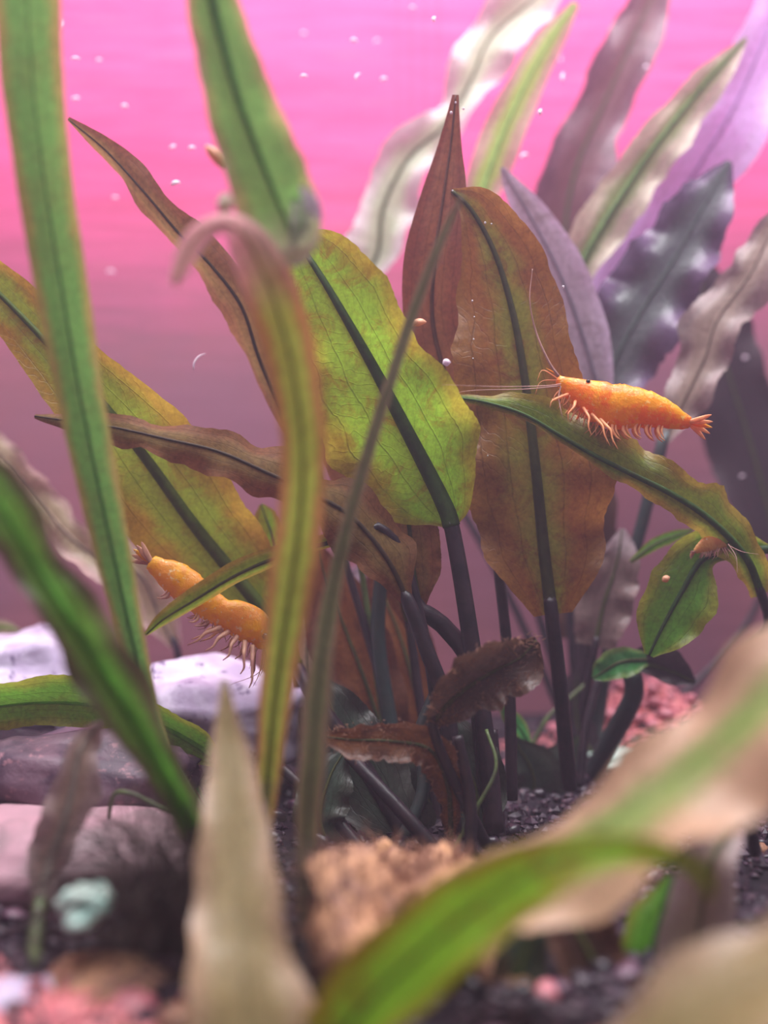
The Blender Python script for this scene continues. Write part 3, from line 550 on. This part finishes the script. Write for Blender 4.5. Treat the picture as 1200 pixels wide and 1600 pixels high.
single('pale_back_plant', 'pale lavender curled leaves standing behind the stalks of the central plant', (560,1150,.215),
  (([(545,1010,.190,6),(540,965,.190,22),(548,915,.190,22),(560,885,.190,3)], 'silver'), dict(stalk=[(560,1150,.210)], stalkr=.0006, ribr=0.0003, cup=.6, ruffle=.2, seed=109)),
  (([(615,1060,.190,5),(608,1030,.190,16),(606,1000,.190,15),(602,975,.190,2)], 'silver'), dict(stalk=[(565,1150,.208)], stalkr=.0006, ribr=0.0003, cup=.6, ruffle=.2, seed=111)),
  (([(652,900,.182,4),(642,885,.182,14),(636,868,.182,12),(628,845,.182,2)], 'silver'), dict(stalk=[(570,1150,.206),(640,1000,.190)], stalkr=.0005, ribr=0.0003, cup=.6, seed=113)),
  (([(492,1080,.180,5),(482,1040,.180,24),(480,990,.180,24),(488,955,.180,3)], 'beige'), dict(stalk=[(555,1150,.200)], stalkr=.0005, ribr=0.0003, cup=.5, seed=115)))

# ------------------------------------------------------------------ hair algae tuft and root thread
def tuft(label, px, py, d, n, L, spread, m, seed, name='algae_tuft'):
    r = random.Random(seed); c = P(px, py, d); g = Geo()
    for i in range(n):
        a = c+np.array([r.gauss(0, spread), r.gauss(0, spread*0.6), abs(r.gauss(0, spread*.25))])
        k = 9; pts = [a]; dr = np.array([r.gauss(0, .35), r.gauss(0, .3), 1.0]); 
        for q in range(k-1):
            dr = dr/np.linalg.norm(dr)+np.array([r.gauss(0, .22), r.gauss(0, .2), -0.05*q+r.gauss(0, .1)])
            pts.append(pts[-1]+dr/np.linalg.norm(dr)*L*r.uniform(.5, 1.1)/k)
        V_, F_ = tube_geo(np.array(pts), [0.00005]*k, 3); g.add(V_, F_)
    o = link_mesh(name, np.array(g.V)-c, g.F, m); o.location = tuple(c)
    return tag(o, label, 'algae', kind='stuff')
tuft('dark hairy algae tuft between the rose-grey stone and the beige spear leaf', 272, 1510, 0.1090, 560, 0.027, 0.0026, M['furgrey'], 3)
tuft('sparse wisps of hair algae beside the coral pink stone', 262, 1590, 0.1040, 90, 0.014, 0.0030, M['furgrey'], 4)
rt = tube('root_thread', [P(350,1340,.134), P(290,1285,.132), P(250,1262,.131), P(205,1240,.131), P(178,1243,.132), P(168,1290,.133)], [.0002, .0003, .0003, .0003, .0003, .0002], M['stalk_green'], None, n=40, k=6)
tag(rt, 'thin brown-green root arching over the rose-grey stone', 'root')

# ------------------------------------------------------------------ shrimps
def orange_mat(name, c1, c2, c3, sss=0.35, trans=0.25):
    return plain_mat(name, c1, c2, 330, 0.30, 0.6, trans, 0.7, sss, speck=c3, lo=.44, hi=.56)
M['orange'] = orange_mat('orange_shell', lin(255,176,0), lin(255,136,4), lin(255,224,130))
M['orange_leg'] = plain_mat('orange_limb', lin(255,196,140), lin(244,160,110), 400, 0.4, 0.5, 0.4)
M['amber'] = orange_mat('amber_shell', lin(255,184,20), lin(250,170,60), lin(255,226,170))
M['pale_limb'] = plain_mat('pale_limb', lin(236,190,160), lin(206,150,140), 400, 0.4, 0.5, 0.4)
M['pale_orange'] = orange_mat('pale_orange_shell', lin(246,186,110), lin(236,160,100), lin(250,220,180))
M['eye'] = plain_mat('black_eye', lin(18,14,16), lin(10,8,10), 300, 0.15, 0.8)
M['feeler'] = plain_mat('pale_feeler', lin(214,170,160), lin(190,150,140), 300, 0.4, 0.4, 0.3)
def shrimp(label, spine, d, shell, limb, seed, down=(0.25, -1.0), legs=True, feelers=None, scale=1.0, tailfan=None, eyeat=None, back=1, name='dwarf_shrimp', legspread=1.0, legth=0.8):
    """spine: (px, py, half height px) from the head to the tail; down: screen direction of the belly (right, up)"""
    d_ = d; A = catmull([[*P(x, y, d_ + (q[0] if q else 0)), h*d/F] for x, y, h, *q in spine], 64); S = A[:, :3]; Hh = A[:, 3]
    base = S[len(S)//2]; root = thing(name, label, 'shrimp', base+np.array([0, 0, -Hh.max()]))
    T = frames(S); V = []; k = 18; n = len(S)
    dn = np.array([down[0], 0, down[1]]); dn /= np.linalg.norm(dn)
    for i in range(n):
        v = i/(n-1); b = dn-T[i]*np.dot(dn, T[i]); b /= np.linalg.norm(b); s = np.cross(T[i], b)
        seg = (v-0.40)/0.09; f = seg-math.floor(seg); r = Hh[i]
        if v > 0.40: r *= 1.035-0.07*f if f > 0.15 else 0.965+0.07*f/0.15      # overlapping tail segments
        if abs(v-0.40) < 0.06: r *= 1-0.10*math.cos((v-0.40)/0.06*math.pi/2)
        for j in range(k):
            th = 2*math.pi*j/k; cz, cx = math.cos(th), math.sin(th)
            hgt = cz*(1.0 if cz < 0 else 1.06)                                # belly side a bit deeper, flatter
            wid = 0.56*cx*(1-0.18*max(0, cz))
            V.append(S[i]+b*r*hgt+s*r*wid)
    Fc = [(i*k+j, i*k+(j+1) % k, (i+1)*k+(j+1) % k, (i+1)*k+j) for i in range(n-1) for j in range(k)]
    c0 = len(V); V += [S[0]-T[0]*Hh[0]*.4, S[-1]+T[-1]*Hh[-1]*.3]
    for j in range(k): Fc += [(c0, (j+1) % k, j), (c0+1, (n-1)*k+j, (n-1)*k+(j+1) % k)]
    link_mesh('body', V, Fc, shell, root)
    hh = Hh.max(); r = random.Random(seed); fwd = -T[0]
    at = lambda v: (S[int(v*(n-1))], Hh[int(v*(n-1))], T[int(v*(n-1))])
    # rostrum
    p, h, t = at(0.03); tube('rostrum', [p-dn*h*.7+t*hh*.5, p-dn*h*.75-t*hh*.1, p-dn*h*.35-t*hh*.75], [h*.25, h*.17, h*.03], shell, root, n=10)
    # eyes on short stalks
    for sd in (-1, 1):
        p, h, t = at(0.09); c = p-dn*h*.45+np.array([0, sd*h*.62, 0])-t*hh*.25
        if eyeat is not None and sd == -1: c = P(eyeat[0], eyeat[1], d-h*.5)
        V_, F_ = blob(1, 2, 0.0, 1); e = link_mesh('eye', V_*h*.26+c, F_, M['eye'], root)
        tube('eye_stalk', [c, c+np.array([0, -sd*h*.35, 0])+dn*h*.15+t*h*.2], [h*.14, h*.16], limb, e, n=4)
    # antennae
    for q, (pts, rad) in enumerate(feelers or []):
        tube('antenna', [P(*z) for z in pts], [rad*(1-.8*i/(len(pts)-1)) for i in range(len(pts))], M['feeler'], root, n=40, k=5)
    # feeding fringe of fine hairs under the head
    for q in range(26 if legs else 0):
        v = 0.05+0.018*q; p, h, t = at(v); sd = r.uniform(-.4, .4); a = p+dn*h*.8+np.array([0, sd*h, 0]); L = hh*r.uniform(.5, .95)
        tube('bristle', [a, a+dn*L*.5-t*L*r.uniform(0, .4), a+dn*L-t*L*r.uniform(-.1, .5)], [hh*.035, hh*.028, hh*.008], limb, root, n=6, k=4)
    # short antennules
    for q in range(4):
        p, h, t = at(0.03); sd = (-1, 1)[q % 2]; a = p+np.array([0, sd*h*.3, 0])
        tube('antennule', [a, a-t*hh*.9+dn*hh*(.1+.5*(q//2)), a-t*hh*1.1+dn*hh*(.7+.6*(q//2))], [h*.07, h*.05, h*.02], limb, root, n=10, k=5)
    if legs:
        for q in range(5):                                                     # walking legs, five pairs
            for sd in (-1, 1):
                v = 0.10+0.065*q; p, h, t = at(v); a = p+dn*h*.85+np.array([0, sd*h*.3, 0]); o_ = np.array([0, sd*1.0, 0])
                f1 = r.uniform(.2, .5)-0.22*q; L = hh*legspread
                k1 = a+dn*L*.35+o_*L*.45-t*L*f1; k2 = k1+dn*L*.42+o_*L*.15-t*L*(f1*.7+.15); k3 = k2+dn*L*.30-t*L*(-.1+f1*.4)
                tube('leg', [a, (a+k1)/2, k1, (k1+k2)/2, k2, k3], [q_*legth for q_ in (hh*.10, hh*.085, hh*.06, hh*.05, hh*.038, hh*.016)], limb, root, n=16, k=6)
        for q in range(5):                                                     # swimmerets
            for sd in (-1, 1):
                v = 0.45+0.085*q; p, h, t = at(v); a = p+dn*h*.85+np.array([0, sd*h*.25, 0])
                e = a+dn*hh*.50+t*hh*r.uniform(.0, .3)+np.array([0, sd*hh*.12, 0])
                tube('swimmeret', [a, (a+e)/2-t*hh*.1, e, e+t*hh*.22+dn*hh*.1], [hh*.06, hh*.075, hh*.045, hh*.015], limb, root, n=10, k=6, squash=.4)
                a2 = a+t*hh*.14; e2 = e+t*hh*.16; tube('swimmeret', [a2, (a2+e2)/2-t*hh*.08, e2], [hh*.04, hh*.05, hh*.012], limb, root, n=8, k=5)
    p, h, t = at(1.0); h = max(h, hh*.28); fan = hh*(1.25 if tailfan is None else tailfan)
    for q, an in enumerate((-.55, -.25, 0, .28, .6)):                          # tail fan
        dr = t*math.cos(an)+(-dn)*math.sin(-an)*1.0; s0 = p+np.array([0, (q-2)*h*.22, 0])
        tube('tail_blade', [s0-t*h*.3, s0+dr*fan*.45, s0+dr*fan*.85, s0+dr*fan*1.05], [h*.28, h*.38, h*.25, h*.04], shell if q == 2 else limb, root, n=12, k=8, squash=.3)
    return root
shrimp('bright orange shrimp perched on the arching green leaf, facing left', [(872,592,6),(886,602,14),(908,614,23),(935,626,32),(962,634,36),(990,636,32),(1015,640,28),(1040,647,22),(1062,656,15),(1078,660,9)], .1495, M['orange'], M['orange_leg'], 5,
  down=(-0.15, -1), eyeat=(919,596), tailfan=.95,
  feelers=[([(873,588,.1485),(858,566,.148),(838,520,.148),(828,470,.147),(832,420,.147)], .00022), ([(876,600,.1485),(850,603,.146),(780,604,.143),(690,601,.141)], .0001), ([(876,603,.1485),(820,608,.147),(740,610,.147),(690,618,.148)], .00009), ([(876,604,.1485),(873,620,.148),(876,640,.147),(880,655,.147)], .00012)])
shrimp('amber shrimp on the lavender rock, half hidden behind a narrow green leaf', [(412,1012,9),(408,994,22),(394,978,29),(372,966,28),(345,956,24),(318,938,25),(292,916,27),(270,900,25),(250,888,17),(236,878,12)], .1480, M['amber'], M['pale_limb'], 8,
  down=(-0.55, -0.85), legspread=1.25, legth=1.5, feelers=[([(412,1015,.150),(405,1050,.149),(360,1070,.147)], .0001), ([(414,1015,.150),(430,1040,.151),(440,1090,.152)], .0001)], tailfan=1.1)
shrimp('tiny pale orange shrimp at the base of the short bright green leaf', [(1138,852,4),(1128,848,9),(1116,848,13),(1104,851,12),(1094,856,8),(1086,862,4)], .1545, M['pale_orange'], M['pale_limb'], 11,
  down=(0.1, -1), feelers=[([(1138,850,.153),(1150,870,.151),(1152,895,.150)], .00006), ([(1138,852,.153),(1160,862,.151),(1185,866,.150)], .00006)], legspread=1.1, tailfan=.8)

# ------------------------------------------------------------------ flakes and drifting specks
M['fleck'] = plain_mat('white_fleck', lin(250,236,244), lin(226,206,226), 300, 0.3, 0.6, 0.3)
M['tanfleck'] = plain_mat('peach_fleck', lin(246,196,160), lin(226,170,130), 300, 0.4, 0.5, 0.3)
def fleck(px, py, d, L, r, ang, bend=0.3, m='fleck', name='drifting_speck', label='tiny white speck drifting in the water', cat='speck', group='white specks drifting in the water'):
    c = P(px, py, d); u = np.array([math.cos(ang), 0.3, math.sin(ang)]); u /= np.linalg.norm(u); w = np.array([-math.sin(ang), 0, math.cos(ang)])
    S = [c-u*L/2, c-u*L*.2+w*L*bend*.5, c+u*L*.2+w*L*bend*.5, c+u*L/2]
    o = tube(name, [s-c for s in S], [r*.3, r, r*.9, r*.25], M[m], None, n=10, k=6); o.location = tuple(c)
    return tag(o, label, cat, group)
rf = random.Random(12)
for px, py, a in [(118,154,.5),(195,167,.1),(96,38,1.5),(475,53,.4),(553,63,.2),(590,65,.3),(475,120,.3),(560,120,1.2),(600,124,.4),(275,288,.2),(270,230,.6),(300,232,.2),(390,195,.9),(402,196,-.5),(118,92,.2),(645,12,.0),(880,120,1.3),(878,92,1.5),(845,175,1.4),(680,30,1.2),(155,95,.2),(180,310,.1),(430,250,.8),(1165,560,.3),(1160,745,.4),(1010,105,.7),(820,245,.4),(173,426,.0)]:
    fleck(px, py, rf.uniform(.165, .215), rf.uniform(.0009, .0017), rf.uniform(.0002, .00034), a+rf.uniform(-.2, .2), rf.uniform(.1, .5))
fleck(312,565,.160,.0032,.00016, 1.0, .35, label='curved pale worm drifting between the narrow folded leaf and the long leaf', name='drifting_worm', cat='worm', group=None)
fleck(335,246,.125,.0032,.0006,-.9,.1,'tanfleck','food_flake','pale yellow flake beside the top strap leaf','flake',None)
fleck(655,506,.1465,.0021,.0005,.3,.2,'tanfleck','food_flake','peach-white flake on the top of the broad green leaf margin','flake',None)
fleck(698,567,.1445,.0011,.0005,.2,.1,'fleck','food_flake','round white flake near the middle of the orange-brown leaf','flake',None)
fleck(1041,905,.1550,.0013,.0005,.5,.1,'tanfleck','food_flake','small orange crumb on the edge of the short bright green leaf','flake',None)
rb = random.Random(4); Vb, Fb = blob(1, 2, 0.0, 1)
bme = bpy.data.meshes.new('bubble'); bme.from_pydata([tuple(v) for v in Vb], [], Fb); bme.polygons.foreach_set('use_smooth', [True]*len(bme.polygons))
gb = NT('bubble'); gl = gb.n('ShaderNodeBsdfPrincipled'); gl.inputs['Base Color'].default_value = (.95, .9, .95, 1); gl.inputs['Roughness'].default_value = .05; gl.inputs['Transmission Weight'].default_value = .5; gb.l(gl.outputs[0], gb.out.inputs[0]); bme.materials.append(gb.m)
for px, py, d in [(740,530,.1515),(741,495,.1515),(738,470,.1515),(762,712,.1515),(739,560,.1515),(712,160,.156),(705,176,.156),(724,170,.1565),(880,448,.1525),(707,298,.1535),(758,348,.1535),(768,350,.1535)]:
    o = bpy.data.objects.new('air_bubble', bme); C.objects.link(o); o.location = tuple(P(px, py, d)); s = rb.uniform(.00010, .00022); o.scale = (s, s, s)
    tag(o, 'tiny silver air bubble clinging to a brown leaf', 'bubble', 'air bubbles on the brown leaves')

# ------------------------------------------------------------------ water: faint milky haze between the panes
HAZE = 0.55
if HAZE:
    t = NT('hazy_water'); vsn = t.n('ShaderNodeVolumeScatter'); vsn.inputs['Color'].default_value = lin(226,214,240); vsn.inputs['Density'].default_value = HAZE; vsn.inputs['Anisotropy'].default_value = 0.2
    t.l(vsn.outputs[0], t.out.inputs['Volume'])
    w = box('water', (W0+.0005, YF+.0005, -0.015), (W1-.0005, YB-.0002, 0.215), t.m, label='faintly milky tank water')
